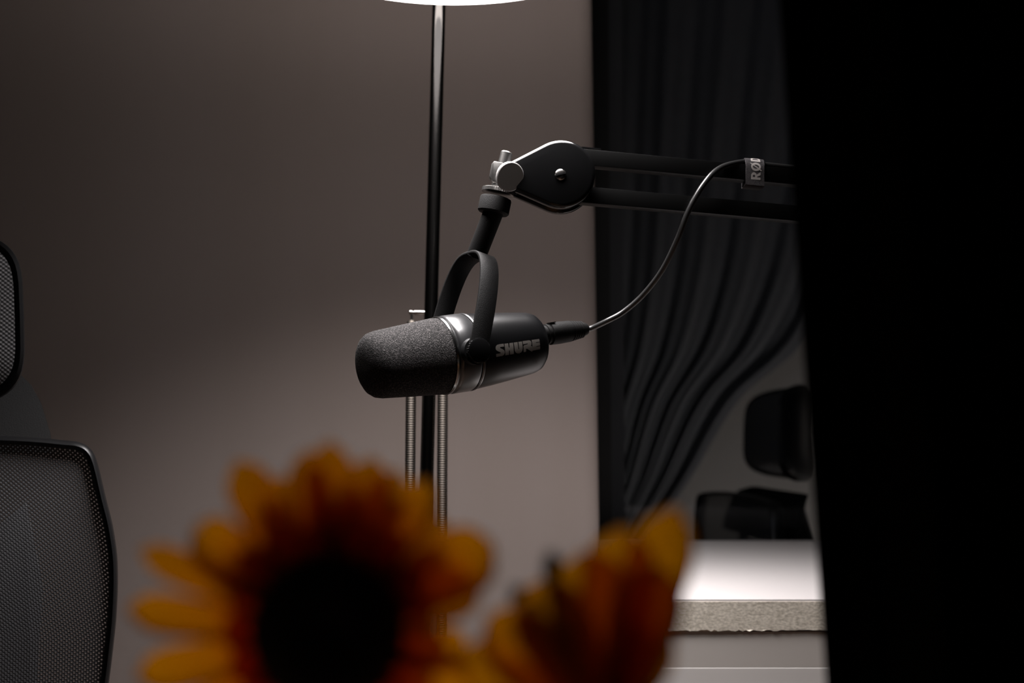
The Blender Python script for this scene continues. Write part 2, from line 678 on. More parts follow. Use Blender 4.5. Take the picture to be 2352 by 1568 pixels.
# ================================================================ desk and cabinet
DZ = .726
DX0, DX1, DY0, DY1 = P(1470, 1370, 1.08).x, 1.45, 1.08, 1.68
desk = thing('desk', 'white topped desk with a raw chipboard front edge', 'desk', (.75, 1.36, 0))
obj('desk_top', BX(DX0, DX1, DY0 + .001, DY1, DZ - .002, DZ), M['laminate'], desk, smooth=False)
bm = bmesh.new()
nx, nz = 420, 14
g = []
for i in range(nx + 1):
    row = []
    for j in range(nz + 1):
        e = random.gauss(0, .00004)
        if j in (0, nz):
            e *= 1.2
        row.append(bm.verts.new((DX0 + .0005 + (DX1 - DX0 - .001) * i / nx, DY0 + .0005 + e, DZ - .002 - .0260 * (nz - j) / nz + (random.uniform(-.0005, .0012) if j == 0 else 0))))
    g.append(row)
for i in range(nx):
    for j in range(nz):
        bm.faces.new((g[i][j], g[i + 1][j], g[i + 1][j + 1], g[i][j + 1]))
bk = [bm.verts.new((x, DY1, z)) for x, z in ((DX0 + .0005, DZ - .028), (DX1 - .0005, DZ - .028), (DX1 - .0005, DZ - .002), (DX0 + .0005, DZ - .002))]
bm.faces.new([r_[0] for r_ in g] + [bk[1], bk[0]])
bm.faces.new([r_[-1] for r_ in g][::-1] + [bk[3], bk[2]])
bm.faces.new(g[0] + [bk[3], bk[0]])
bm.faces.new(g[-1][::-1] + [bk[1], bk[2]])
bm.faces.new(bk)
o = obj('chipboard_core', bm, M['chip'], desk)
o['label'] = 'rough cream chipboard edge'
for x in (DX0 + .64, DX1 - .06):
    for y in (DY0 + .07, DY1 - .07):
        obj('leg', BX(x - .02, x + .02, y - .02, y + .02, 0, DZ - .028), M['metal_leg'], desk, smooth=False)
cab = thing('drawer_cabinet', 'pale grey drawer cabinet standing under the desk', 'cabinet', (DX0 + .27, 1.35, 0))
cy0 = DY0 + .003
obj('cabinet_body', BX(DX0 + .012, DX0 + .55, cy0 + .018, DY1 - .02, .03, DZ - .0292), M['cab'], cab, smooth=False)
for k, (z0, z1) in enumerate(((.48, DZ - .0607), (.26, .477), (.04, .257))):
    d = obj('drawer', BX(DX0 + .014, DX0 + .548, DY0 + .0019, cy0 + .0175, z0, z1), M['cab'], cab, bevel=.001, smooth=False)
    if k:
        obj('handle', BX(DX0 + .22, DX0 + .34, cy0 - .02, cy0 - .008, z1 - .04, z1 - .03), M['steel'], d, bevel=.002)
        hb = bmesh.new()
obj('shade_band_panel', BX(DX0 + .014, DX0 + .548, DY0 + .0022, cy0 + .0178, DZ - .0606, DZ - .0290), M['overhang_shade'], cab, smooth=False)  # strip coloured darker in place of the shadow under the desk edge
for x in (DX0 + .05, DX0 + .5):
    for y in (DY0 + .09, DY1 - .07):
        obj('foot', cyl(bmesh.new(), Vector((x, y, 0)), Vector((x, y, .03)), .015, 16), M['black'], cab)

# ================================================================ microphone
M0 = P(836, 842, .893)
M1 = P(1240, 784, .971)
ax = (M1 - M0).normalized()
pv = ax.cross(Vector((0, 0, 1))).normalized()        # towards the camera
qv = pv.cross(ax).normalized() * -1
if qv.z < 0:
    qv = -qv
mic = thing('microphone', 'black broadcast microphone with a foam windscreen hanging from the boom arm', 'microphone', M0 + ax * .08)
pf = [(-.0015, 0), (-.0015, .008), (-.0008, .014), (.0008, .0185), (.0032, .0222), (.0070, .0249), (.012, .0261), (.03, .0277), (.05, .0294), (.0610, .0303), (.0650, .0300)]
obj('windscreen', L(M0, ax, pf, 96), M['foam'], mic)
obj('trim_ring', L(M0, ax, [(.0640, .028), (.0643, .0307), (.0655, .0313), (.0668, .0311), (.0670, .0295)], 96), M['ring'], mic)
obj('collar', L(M0, ax, [(.0668, .0295), (.0680, .0295), (.0690, .0303), (.0700, .0311), (.0715, .0313), (.0850, .0313), (.0862, .0308), (.0868, .029)], 96), M['band'], mic)
obj('groove_ring', L(M0, ax, [(.0866, .029), (.0872, .0309), (.0882, .0314), (.0893, .0312), (.0898, .0300)], 96), M['band'], mic)
def tm(t):
    return t if t < .0896 else (.0896 + (t - .0896) * 1.10 if t < .149 else .1549 + (t - .149) * 1.14)


bprof = [(.0896, .0290), (.0900, .0302), (.0915, .0305), (.105, .0295), (.120, .0279), (.135, .0262), (.1415, .0253), (.1455, .0238), (.1480, .0212), (.1488, .0180), (.1488, 0)]
bprof = [(tm(a), b) for a, b in bprof]
body = obj('body', L(M0, ax, bprof, 96), M['black_metal'], mic)


def body_r(t):
    for (t0, r0), (t1, r1) in zip(bprof, bprof[1:]):
        if t0 <= t <= t1:
            return r0 + (r1 - r0) * (t - t0) / (t1 - t0)
    return .02


# slot detail on the collar
for k in range(4):
    t = .0735 + .0028 * k
    a = R(14)
    n_ = pv * math.cos(a) + qv * math.sin(a)
    c = M0 + ax * t + n_ * .0312
    bm = bmesh.new()
    prism(bm, [c + ax * sx * .0010 + qv * sz * .0004 for sx, sz in ((-1, -1), (1, -1), (1, 1), (-1, 1))], n_ * .0005)
    obj('control_mark', bm, M['ring'], mic)
# lettering on the body
SH = [
    [[(0, 0), (0, 85), (150, 85), (175, 95), (165, 115), (60, 165), (10, 210), (5, 260), (30, 310), (80, 340), (150, 350), (320, 350), (320, 265), (180, 265), (165, 250), (175, 235), (260, 190), (310, 150), (325, 100), (310, 50), (270, 15), (220, 0)]],
    [[(340, 0), (350, 345), (490, 345), (495, 215), (525, 215), (530, 345), (675, 345), (665, 0), (515, 0), (515, 130), (485, 130), (480, 0)]],
    [[(702, 345), (850, 345), (850, 130), (865, 112), (880, 130), (880, 345), (1020, 345), (1020, 130), (1000, 60), (950, 10), (870, -15), (790, 0), (730, 40), (705, 100)]],
    [[(1045, 0), (1050, 190), (1080, 215), (1230, 235), (1230, 257), (1050, 247), (1045, 350), (1300, 350), (1350, 330), (1375, 280), (1370, 210), (1340, 172), (1398, 130), (1405, 0), (1370, -37), (1180, 95), (1150, 90), (1140, 0)]],
    [[(1400, 0), (1400, 350), (1700, 350), (1705, 260), (1560, 257), (1545, 247), (1560, 237), (1702, 237), (1702, 128), (1560, 122), (1545, 112), (1560, 102), (1700, 102), (1700, 0)]],
]
SHL = [lp for l_ in SH for lp in l_]
LT0, LT1 = .0990, .1425
sc_ = (LT1 - LT0) / 1705.0


def mp_sh(u, v):
    t = LT0 + u * sc_
    ph = ((v - 170) * sc_ - .0022) / .028
    r_ = body_r(t) + .00012
    return M0 + ax * t + (pv * math.cos(ph) + qv * math.sin(ph)) * r_


bm = bmesh.new()
stamp(bm, lambda x, y: any(inside([lp], x, y) for lp in SHL), -5, 1710, -40, 355, 400, 110, mp_sh, along='u')
o = obj('brand_lettering', bm, M['print_dim'], body, smooth=False)
o['label'] = 'grey printed SHURE lettering'

# yoke
th = R(23)
uv_ = (qv * math.cos(th) + ax * math.sin(th)).normalized()
wv_ = pv.cross(uv_).normalized()
if wv_.dot(ax) < 0:
    wv_ = -wv_
tp_ = .0815
PC = M0 + ax * .0782
RR, HH = .0385, .0825
path = []
for k in range(49):
    a = PI * k / 48
    c_, s_ = math.cos(a), math.sin(a)
    path.append(PC + pv * RR * (abs(c_) ** .62) * (1 if c_ > 0 else -1) + uv_ * (HH * (s_ ** .92)))
path = [PC + pv * RR - uv_ * .004] + path + [PC - pv * RR - uv_ * .004]
hw, ht = .0082, .0013
bm = bmesh.new()
rings = []
for i, p in enumerate(path):
    d = (path[min(i + 1, len(path) - 1)] - path[max(i - 1, 0)]).normalized()
    nn = wv_.cross(d).normalized()
    rings.append([bm.verts.new(p + wv_ * a + nn * b) for a, b in ((-hw, -ht * .6), (-hw + .0004, -ht), (hw - .0004, -ht), (hw, -ht * .6), (hw, ht * .6), (hw - .0004, ht), (-hw + .0004, ht), (-hw, ht * .6))])
for a, b in zip(rings, rings[1:]):
    for k in range(8):
        k2 = (k + 1) % 8
        bm.faces.new((a[k], a[k2], b[k2], b[k]))
bm.faces.new(rings[0][::-1])
bm.faces.new(rings[-1])
obj('yoke', bm, M['rubber'], mic, autos=60)
for s in (1, -1):
    c = PC + pv * s * .0305
    bm = bmesh.new()
    lathe(bm, c, pv * s, [(0, .0105), (.0066, .0105), (.0067, .0070)], 32)
    obj('pivot_boss', bm, M['black'], mic)
    c = PC + pv * s * .0395
    bm = bmesh.new()
    lathe(bm, c, pv * s, [(0, .0080), (.0004, .0094), (.0030, .0094), (.0038, .0084), (.0040, 0)], 64, ribs=(.0003, .0031, .05))
    obj('pivot_knob', bm, M['black_gloss'], mic)
apex = PC + uv_ * HH
q0 = P(1106, 583, apex.y)
q1 = P(1133, 488, .930)
sd = (q1 - apex).normalized()
bm = bmesh.new()
cyl(bm, apex - sd * .001, q1 + sd * .002, .0081, 32)
obj('mount_stem', bm, M['rubber'], mic)
ql = (q1 - apex).length
qa = P(1133, 486, .93)
qb = P(1141, 446, .93)
td = (qb - qa).normalized()
# swivel axis leans like the photo
bm = bmesh.new()
lathe(bm, qa, td, [(-.0015, .0075), (-.0015, .0115), (-.0002, .0127), (.010, .0127), (.0113, .0122), (.0118, .011)], 40)
obj('mount_collar', bm, M['rubber'], mic)

# ================================================================ boom arm
arm = thing('boom_arm', 'black two-bar boom arm reaching in from the right to hold the microphone', 'boom arm', (.49, 1.13, DZ))
js = P(1143, 444, .93)
je = js + td * .004
bm = bmesh.new()
lathe(bm, js - td * .0005, td, [(0, .0115), (.0004, .0129), (.0032, .0129), (.0038, .0118), (.0040, .0065)], 96, ribs=(.0003, .0033, .025))
obj('locking_ring', bm, M['steel'], arm)
bm = bmesh.new()
_, b1, b2 = frame(td, Vector((0, -1, 0)))
cyl(bm, js + td * .003, js + td * .008, .0062, 24)
o_ = js + td * .0145 + b2 * 0
sgn = 1 if b2.x > 0 else -1
bs = []
prism(bm, [o_ + td * z + b2 * sgn * x - b1 * .0062 for x, z in ((-.0090, -.0035), (-.0052, -.0075), (.0052, -.0075), (.0085, -.003), (.0085, .0095), (-.0075, .0095), (-.0090, .007))], b1 * .0124)
obj('swivel_block', bm, M['steel'], arm, bevel=.0008)
ts = P(1155, 385, .93)
te = P(1164, 349, .93)
bm = bmesh.new()
lathe(bm, ts, (te - ts), [(0, .0042), (.0008, .0047), ((te - ts).length - .0008, .0047), ((te - ts).length, .0040)], 40, ribs=(.0007, .0115, .03))
obj('thumb_screw', bm, M['steel'], arm)
kc = P(1173, 406, .909)
kn = Vector((.42, -.82, -.34)).normalized()
bm = bmesh.new()
lathe(bm, kc - kn * .0035, kn, [(-.004, .006), (0, .0062), (.0001, .0108), (.0006, .0116), (.0030, .0116), (.0036, .0110)], 64, ribs=(.0005, .0031, .012))
obj('clamp_disc', bm, M['dull'], arm)


def tear(Y, grow=0):
    pts = []
    c1, r1 = P(1287, 408, .93), .0272 + grow
    c2, r2 = P(1188, 411, .93), .0122 + grow
    d = Vector((c1.x - c2.x, c1.z - c2.z))
    al = math.atan2(d.y, d.x)
    be = math.acos((r1 - r2) / d.length)
    # hull: large circle arc, then small circle arc
    for k in range(41):
        a = al - PI + be + (2 * PI - 2 * be) * k / 40
        pts.append(Vector((c1.x + r1 * math.cos(a), Y, c1.z + r1 * math.sin(a))))
    for k in range(17):
        a = al + PI - be + (2 * be) * k / 16
        pts.append(Vector((c2.x + r2 * math.cos(a), Y, c2.z + r2 * math.sin(a))))
    return pts


def plate(y0, y1, front):
    bm = bmesh.new()
    t_ = y1 - y0
    secs = [(y0, -.0034), (y0 + .0006, -.0018), (y0 + .0016, -.0006), (y0 + .003, 0), (y1 - .001, 0), (y1, -.0006)]
    if not front:
        secs = [(y0, -.0006), (y0 + .001, 0), (y1 - .003, 0), (y1 - .0006, -.0018), (y1, -.0034)]
    rr = []
    for y, g_ in secs:
        rr.append([bm.verts.new(p) for p in tear(y, g_)])
    n = len(rr[0])
    for a, b in zip(rr, rr[1:]):
        for k in range(n):
            bm.faces.new((a[k], a[(k + 1) % n], b[(k + 1) % n], b[k]))
    bm.faces.new(rr[0][::-1])
    bm.faces.new(rr[-1])
    bmesh.ops.remove_doubles(bm, verts=bm.verts[:], dist=1e-5)
    return bm


obj('head_cover', plate(.914, .9235, True), M['black_gloss'], arm, autos=60)
obj('head_cover', plate(.9375, .9470, False), M['black_gloss'], arm, autos=60)
bm = bmesh.new()
c1 = P(1287, 408, .93)
cyl(bm, Vector((c1.x, .9225, c1.z)), Vector((c1.x, .9385, c1.z)), .017, 40)
c2 = P(1192, 411, .93)
cyl(bm, Vector((c2.x, .9225, c2.z)), Vector((c2.x, .9385, c2.z)), .0095, 30)
obj('head_spacer', bm, M['black'], arm)
sc1 = P(1287.5, 401, .914)
bm = bmesh.new()
lathe(bm, Vector((sc1.x, .9145, sc1.z)), Vector((0, -1, 0)), [(0, .0047), (.0008, .0047), (.0016, .0043), (.0022, .0032), (.0025, .0018), (.0026, 0)], 36)
scr = obj('pivot_screw', bm, M['chrome'], arm)
bm = bmesh.new()
mt = Matrix.Translation((sc1.x, .9118, sc1.z)) @ Matrix.Rotation(R(-14), 4, 'Y')
box(bm, -.0042, .0042, -.0003, .0012, -.0005, .0005, mt)
obj('screw_slot', bm, M['black'], scr)


def bar_line(a, b):
    return a, b


BA = (P(1318, 362, .93), P(2250, 450, 1.0))
BB = (P(1318, 448, .93), P(2250, 530, 1.0))


def bar(a, b, h=.0134, dp=.0125):
    bm = bmesh.new()
    s = [(-dp / 2, -h / 2), (dp / 2, -h / 2), (dp / 2, h / 2), (-dp / 2, h / 2)]
    sweep(bm, [a, b], s)
    return bm


obj('arm_bar', bar(*BA), M['arm_black'], arm, bevel=.0011)
obj('arm_bar', bar(*BB), M['arm_black'], arm, bevel=.0011)


def on_bar(bl, px):
    """point on the bar's centre line that shows at column px"""
    a, b = bl
    k = (px - 1176) / F
    # x = k * depth along view axis
    def g_(s):
        p = a.lerp(b, s)
        dpt = p.y * math.cos(PITCH) + (p.z - CZ) * math.sin(PITCH)
        return p.x - k * dpt
    lo, hi = -.1, 1.1
    for _ in range(40):
        m_ = (lo + hi) / 2
        if g_(m_) < 0:
            lo = m_
        else:
            hi = m_
    return a.lerp(b, lo)


bd = (BA[1] - BA[0]).normalized()
bup = Vector((0, 0, 1)) - bd * bd.z
bup.normalize()
s0 = on_bar(BA, 1334)
s1 = on_bar(BA, 1379)
bm = bmesh.new()
prism(bm, [s0 + bup * .0078 + Vector((0, -.004, 0)), s1 + bup * .0078 + Vector((0, -.004, 0)), s1 + bup * .0078 + Vector((0, .004, 0)), s0 + bup * .0078 + Vector((0, .004, 0))], bup * .0009)
cyl(bm, s0 + bup * .006 + bd * .003, s0 + bup * .008 + bd * .003, .002, 10)
obj('spring_bracket', bm, M['black_metal'], arm)
# elbow, lower arm and desk clamp behind the black curtain
E1 = BA[1]
E2 = BB[1]
ec = (E1 + E2) / 2
bm = bmesh.new()
for s in (-1, 1):
    cyl(bm, ec + Vector((.01, s * .016 - .003, 0)), ec + Vector((.01, s * .016 + .003, 0)), .034, 40, .001)
cyl(bm, ec + Vector((.01, -.014, 0)), ec + Vector((.01, .014, 0)), .02, 30)
obj('elbow_joint', bm, M['black_gloss'], arm)
for s in (-1, 1):
    a = ec + Vector((.01 + s * .016, .002, -.01))
    b = Vector((.49 + s * .016, 1.13, DZ + .07))
    obj('lower_bar', bar(a, b), M['black_metal'], arm, bevel=.0006)
bm = bmesh.new()
cyl(bm, Vector((.49, 1.13, DZ + .0005)), Vector((.49, 1.13, DZ + .055)), .018, 30, .001)
box(bm, .455, .525, 1.105, 1.155, DZ + .05, DZ + .095)
obj('arm_base', bm, M['black'], arm)
bm = bmesh.new()
cyl(bm, Vector((.49, 1.13, DZ + .0002)), Vector((.49, 1.13, DZ + .006)), .034, 40, .001)
obj('base_flange', bm, M['black'], arm)

# ================================================================ strap with lettering
SC = on_bar(BA, 1730)
strap = thing('cable_strap', 'black fabric strap with white letters tying the cable to the upper arm bar', 'strap', SC)
hwid = .0082
# profile in (depth, up)
prof2 = [(-.0078, -.0105), (-.0078, .0020)]
for k in range(1, 16):
    a = PI * k / 16
    prof2.append((-.0078 * math.cos(a), .0020 + .0112 * math.sin(a)))
prof2 += [(.0078, .0020), (.0078, -.0105)]
full = prof2 + [(.0068, -.0112), (-.0068, -.0112)]
yd = Vector((0, 1, 0))
bm = bmesh.new()
n = len(full)
cen = (0, -.001)
outr = []
for sx, k_ in ((-hwid, .93), (-hwid, 1.0), (-hwid * .3, 1.01), (hwid * .3, 1.01), (hwid, 1.0), (hwid, .93)):
    rg = []
    for i, (a, b) in enumerate(full):
        j = 1 + (random.uniform(-.03, .04) if abs(sx) == hwid else 0)
        rg.append(bm.verts.new(SC + bd * sx * j + yd * a * k_ + bup * (cen[1] + (b - cen[1]) * k_)))
    outr.append(rg)
for a, b in zip(outr, outr[1:] + outr[:1]):
    for k in range(n):
        bm.faces.new((a[k], a[(k + 1) % n], b[(k + 1) % n], b[k]))
st = obj('strap_band', bm, M['velcro'], strap, autos=50)
# arc-length map
acc = [0]
for a, b in zip(prof2, prof2[1:]):
    acc.append(acc[-1] + math.hypot(b[0] - a[0], b[1] - a[1]))


def arc(s):
    for i in range(len(acc) - 1):
        if s <= acc[i + 1] or i == len(acc) - 2:
            k = (s - acc[i]) / (acc[i + 1] - acc[i])
            a, b = prof2[i], prof2[i + 1]
            tx, tz = b[0] - a[0], b[1] - a[1]
            l_ = math.hypot(tx, tz)
            return a[0] + tx * k - tz / l_ * .0003, a[1] + tz * k + tx / l_ * .0003
    return prof2[-1]


def ell(cx, cy, rx, ry, n=28):
    return [(cx + rx * math.cos(2 * PI * k / n), cy + ry * math.sin(2 * PI * k / n)) for k in range(n)]


RL = [
    (0, lambda x, y: inside([[(0, 0), (0, 100), (45, 100), (65, 90), (75, 70), (65, 48), (52, 42), (80, 0), (50, 0), (30, 37), (25, 37), (25, 0)], [(25, 57), (25, 80), (42, 80), (49, 69), (42, 57)]], x, y)),
    (88, lambda x, y: inside([ell(45, 50, 46, 52), ell(45, 50, 23, 33)], x, y) or inside([[(2, -6), (12, -10), (88, 106), (78, 110)]], x, y)),
    (194, lambda x, y: inside([[(0, 0), (0, 100), (38, 100), (66, 85), (78, 50), (66, 15), (38, 0)], [(24, 20), (24, 80), (36, 80), (49, 68), (54, 50), (49, 32), (36, 20)]], x, y)),
    (288, lambda x, y: inside([[(0, 0), (0, 100), (62, 100), (62, 80), (25, 80), (25, 60), (56, 60), (56, 41), (25, 41), (25, 20), (62, 20), (62, 0)]], x, y)),
]
ks = .0083 / 100
for off, fn in RL:
    def mp_r(u, v, off=off):
        a, b = arc(.0046 + (off + u) * ks * .98)
        return SC + bd * ((50 - v) * ks + .0006) + yd * a + bup * b
    bm = bmesh.new()
    stamp(bm, fn, -4, 96, -12, 112, 60, 90, mp_r, along='v')
    o = obj('strap_letter', bm, M['print'], st, smooth=False)
    o['label'] = 'white printed strap letter'

# ================================================================ cable
cab_ = thing('microphone_cable', 'black cable curving from the back of the microphone up to the boom arm', 'cable', M0 + ax * .19)
T0 = .1495
cp = [(T0, .0070), (T0 + .0015, .0080), (.1530, .0080), (.1534, .0074), (.1545, .0074), (.1549, .0082), (.1560, .0082), (.1564, .0076), (.1575, .0076), (.1579, .0085), (.1592, .0085), (.1596, .0079),
      (.1606, .0079), (.1612, .0092), (.1700, .0094), (.1740, .0092), (.1760, .0091)]
t = .1775
r_ = .0090
while t < .1895:
    cp += [(t, r_), (t + .0009, r_), (t + .0011, r_ - .0008), (t + .0019, r_ - .0009)]
    t += .0022
    r_ -= .00035
cp += [(t, r_ - .001), (t + .003, .0050), (t + .0042, .0032), (t + .0045, .0022)]
tend = t + .0045
cp = [(tm(a), b) for a, b in cp]
tend = tm(tend)
M0c = M0 + qv * .0050
obj('connector', L(M0c, ax, cp, 48), M['rubber'], cab_)
sq = []
c = M0c + ax * tm(.1628) + (pv * .25 + qv * .97).normalized() * .0090
bm = bmesh.new()
prism(bm, [c + ax * a + pv * b for a, b in ((-.0022, -.0032), (.0030, -.0032), (.0026, .0032), (-.0026, .0032))], qv * .0008)
obj('release_latch', bm, M['ring'], cab_)
ce = M0c + ax * (tend - .002)
Yc = ce.y
pts = [ce, M0c + ax * (tend + .004), P(1398, 735, .988), P(1432, 716, .986), P(1476, 678, .978), P(1520, 622, .964), P(1555, 552, .949), P(1582, 483, .939), P(1616, 424, .936), P(1654, 386, .943)]
s2 = on_bar(BA, 1706)
s3 = on_bar(BA, 1757)
s4 = on_bar(BA, 1840)
s5 = on_bar(BA, 2180)
pts += [s2 + bup * .0094 + yd * -.002, SC + bup * .0094, s3 + bup * .0092, s4 + bup * .0090, s5 + bup * .0090, s5 + bup * .0088 + bd * .01]
bm = bmesh.new()
sweep(bm, catmull(pts, 12), circ(.00235, 14), follow=True)
obj('cord', bm, M['cord'], cab_)


# ================================================================ office chair
def outline_back():
    """right half outline of the backrest (x from centre, z)"""
    r = [(x_ + .003 * (x_ > .1) + (.008 * (lambda q: q * q * (3 - 2 * q))(min(1, max(0, (.872 - z_) / .11))) if x_ > .1 else 0), z_) for x_, z_ in [(0, .876), (.10, .8755), (.17, .8735), (.205, .8705), (.218, .8685), (.2265, .8625), (.231, .851), (.2352, .825), (.2385, .8036), (.2405, .78), (.2412, .758), (.2410, .735),
         (.2400, .7157), (.2365, .674), (.230, .62), (.220, .56), (.205, .50), (.185, .455), (.15, .435), (.0, .43)]]
    return r


def full_outline(r, inset=0.0, n=8):
    pts = [Vector((x, 0, z)) for x, z in r]
    pts = pts + [Vector((-x, 0, z)) for x, z in r[::-1][1:-1]]
    if inset:
        m_ = len(pts)
        out = []
        for i in range(m_):
            d = (pts[(i + 1) % m_] - pts[i - 1]).normalized()
            nrm = Vector((-d.z, 0, d.x))
            c = Vector((0, 0, .66))
            if nrm.dot(c - pts[i]) < 0:
                nrm = -nrm
            out.append(pts[i] + nrm * inset)
        pts = out
    return pts


def curve_y(x, z):
    return -.03 * (x / .24) ** 2 + .025 * math.cos((z - .45) / .43 * PI * 1.1)


def smooth_closed(pts, n=4):
    q = pts
    m_ = len(q)
    out = []
    for i in range(m_):
        p0, p1, p2, p3 = q[i - 1], q[i], q[(i + 1) % m_], q[(i + 2) % m_]
        for k in range(n):
            t = k / n
            out.append(.5 * ((2 * p1) + (-p0 + p2) * t + (2 * p0 - 5 * p1 + 4 * p2 - p3) * t * t + (-p0 + 3 * p1 - 3 * p2 + p3) * t ** 3))
    return out


def uv_planar(o, fn):
    me = o.data
    uvl = me.uv_layers.new(name='UVMap')
    for lp in me.loops:
        uvl.data[lp.index].uv = fn(me.vertices[lp.vertex_index].co)


KC = 1.084


def kk(bm):
    for v in bm.verts:
        v.co = Vector((v.co.x * KC, v.co.y * KC, .874 + (v.co.z - .874) * KC))
    return bm


def make_chair():
    t = thing('office_chair', '', 'chair')
    # backrest frame: rounded tube around the outline
    ol = smooth_closed(full_outline(outline_back(), .0036), 4)
    for p in ol:
        p.y = curve_y(p.x, p.z)
    bm = bmesh.new()
    sweep(bm, ol, circ(.0100, 14, .0036), closed=True)
    bf = obj('backrest_frame', kk(bm), M['black'], t, world=False)
    # mesh panel
    il = smooth_closed(full_outline(outline_back(), .0062), 4)
    bm = bmesh.new()
    m_ = len(il)
    c0 = Vector((0, 0, .66))
    rings = []
    NR = 22
    for k in range(NR):
        f = 1 - k / NR
        rg = []
        for p in il:
            q = c0 + (p - c0) * f
            bulge = (1 - f ** 6) * .004
            q.y = curve_y(q.x, q.z) + bulge - .004
            rg.append(bm.verts.new(q))
        rings.append(rg)
    for a, b in zip(rings, rings[1:]):
        for k in range(m_):
            bm.faces.new((a[k], a[(k + 1) % m_], b[(k + 1) % m_], b[k]))
    cv = bm.verts.new((0, curve_y(0, .66), .66))
    for k in range(m_):
        bm.faces.new((rings[-1][k], rings[-1][(k + 1) % m_], cv))
    o = obj('backrest_mesh', kk(bm), M['mesh'], t, world=False)
    uv_planar(o, lambda c: (c.x * (1 + .35 * max(0, (c.z - .7)) * 2), c.z + .25 * c.x * c.x))
    # lumbar plate behind the mesh
    bm = bmesh.new()
    lp = [(-.17, .50), (.17, .50), (.19, .60), (.195, .75), (.18, .82), (.15, .79), (.06, .69), (-.06, .69), (-.15, .79), (-.18, .82), (-.195, .75), (-.19, .60)]
    prism(bm, [Vector((x, .035 + curve_y(x, z) * .8, z)) for x, z in lp], Vector((0, .006, 0)))
    o = obj('lumbar_support', kk(bm), M['lumbar'], t, world=False)
    # headrest: padded front and black shell
    zc, hh = .9665, .0755

    def hx(zz, side_in=0.0):
        f = (zz - zc) / hh
        return .177 - .0045 * f

    def head_ol(ins, n=72):
        pts = []
        for k in range(n):
            a = 2 * PI * k / n
            ca, sa = math.cos(a), math.sin(a)
            e = .42
            xx = (abs(ca) ** e) * (1 if ca >= 0 else -1)
            zz = (abs(sa) ** e) * (1 if sa >= 0 else -1)
            z = zc + zz * (hh - ins)
            x = xx * (hx(z) - ins)
            pts.append((x, z))
        return pts

    def hy(x):
        return -.055 * (x / .165) ** 2 + .0

    bm = bmesh.new()
    rr = []
    for y, ins in ((.020, .022), (.017, .008), (.010, .001), (.003, 0), (-.001, .0006), (-.003, .003), (-.003, .0065), (.004, .0075)):
        rr.append([bm.verts.new((x, y + hy(x), z)) for x, z in head_ol(ins)])
    for a, b in zip(rr, rr[1:]):
        n = len(a)
        for k in range(n):
            bm.faces.new((a[k], a[(k + 1) % n], b[(k + 1) % n], b[k]))
    for rg, f_ in ((rr[0], 1), (rr[-1], 0)):
        cvx = bm.verts.new((0, (rg[0].co.y + .05) if f_ else .012, zc))
        n = len(rg)
        for k in range(n):
            bm.faces.new((rg[k], rg[(k + 1) % n], cvx))
    hs = obj('headrest_shell', kk(bm), M['black'], t, world=False)
    bm = bmesh.new()
    rr = []
    for j in range(14):
        f = j / 13
        ins = .0068 + .07 * f * 1.0 if False else .0068 + (hh - .0085) * f
        y = -.004 - .018 * math.sin(min(1, f * 2.2) * PI / 2)
        ring = []
        for x, z in head_ol(.0068):
            q = 1 - f
            xx, zz = x * (1 - (1 - q) * .999), zc + (z - zc) * q
            xx = x * (1 - f * .98)
            ring.append(bm.verts.new((xx, y + hy(xx), zz)))
        rr.append(ring)
    for a, b in zip(rr, rr[1:]):
        n = len(a)
        for k in range(n):
            bm.faces.new((a[k], a[(k + 1) % n], b[(k + 1) % n], b[k]))
    hp = obj('headrest_pad', kk(bm), M['pad'], hs, world=False)
    uv_planar(hp, lambda c: (c.x, c.z))
    # neck bracket: wide black plate behind, between headrest and back
    bm = bmesh.new()
    nb = [(0.199, .860), (0.198, .874), (0.195, .884), (0.189, .902), (0.181, .916), (0.169, .928), (.14, .935), (-.14, .935), (-0.169, .928), (-0.181, .916), (-0.189, .902), (-0.195, .884), (-0.198, .874), (-0.199, .860)]
    prism(bm, [Vector((x, .034 + hy(x) * .7 + (z - .86) * .1, z)) for x, z in nb], Vector((0, .010, 0)))
    obj('neck_bracket', kk(bm), M['rubber'], t, world=False)
    # back upright, seat, column, base
    bm = bmesh.new()
    sweep(bm, catmull([Vector((0, .05, .90)), Vector((0, .09, .75)), Vector((0, .10, .58)), Vector((0, .06, .42)), Vector((0, -.06, .385))], 8), circ(.03, 14, .014), hint=Vector((1, 0, 0)), follow=True)
    obj('back_upright', bm, M['black'], t, world=False)
    bm = bmesh.new()
    n = 40
    rr = []
    for z, s in ((.405, .90), (.41, .97), (.43, 1.0), (.455, .99), (.468, .94), (.472, .85)):
        rg = []
        for k in range(n):
            a = 2 * PI * k / n
            ca, sa = math.cos(a), math.sin(a)
            rg.append(bm.verts.new(((abs(ca) ** .55) * math.copysign(1, ca) * .25 * s, -.24 + (abs(sa) ** .55) * math.copysign(1, sa) * .24 * s, z)))
        rr.append(rg)
    for a, b in zip(rr, rr[1:]):
        for k in range(n):
            bm.faces.new((a[k], a[(k + 1) % n], b[(k + 1) % n], b[k]))
    bm.faces.new(rr[0][::-1])
    bm.faces.new(rr[-1])
    obj('seat', bm, M['seat'], t, world=False)
    bm = bmesh.new()
    box(bm, -.09, .09, -.32, -.03, .365, .404)
    obj('seat_mechanism', bm, M['black'], t, world=False, bevel=.005)
    bm = bmesh.new()
    cyl(bm, Vector((0, -.2, .10)), Vector((0, -.2, .24)), .028, 24)
    cyl(bm, Vector((0, -.2, .24)), Vector((0, -.2, .37)), .014, 24)
    obj('gas_column', bm, M['black_metal'], t, world=False)
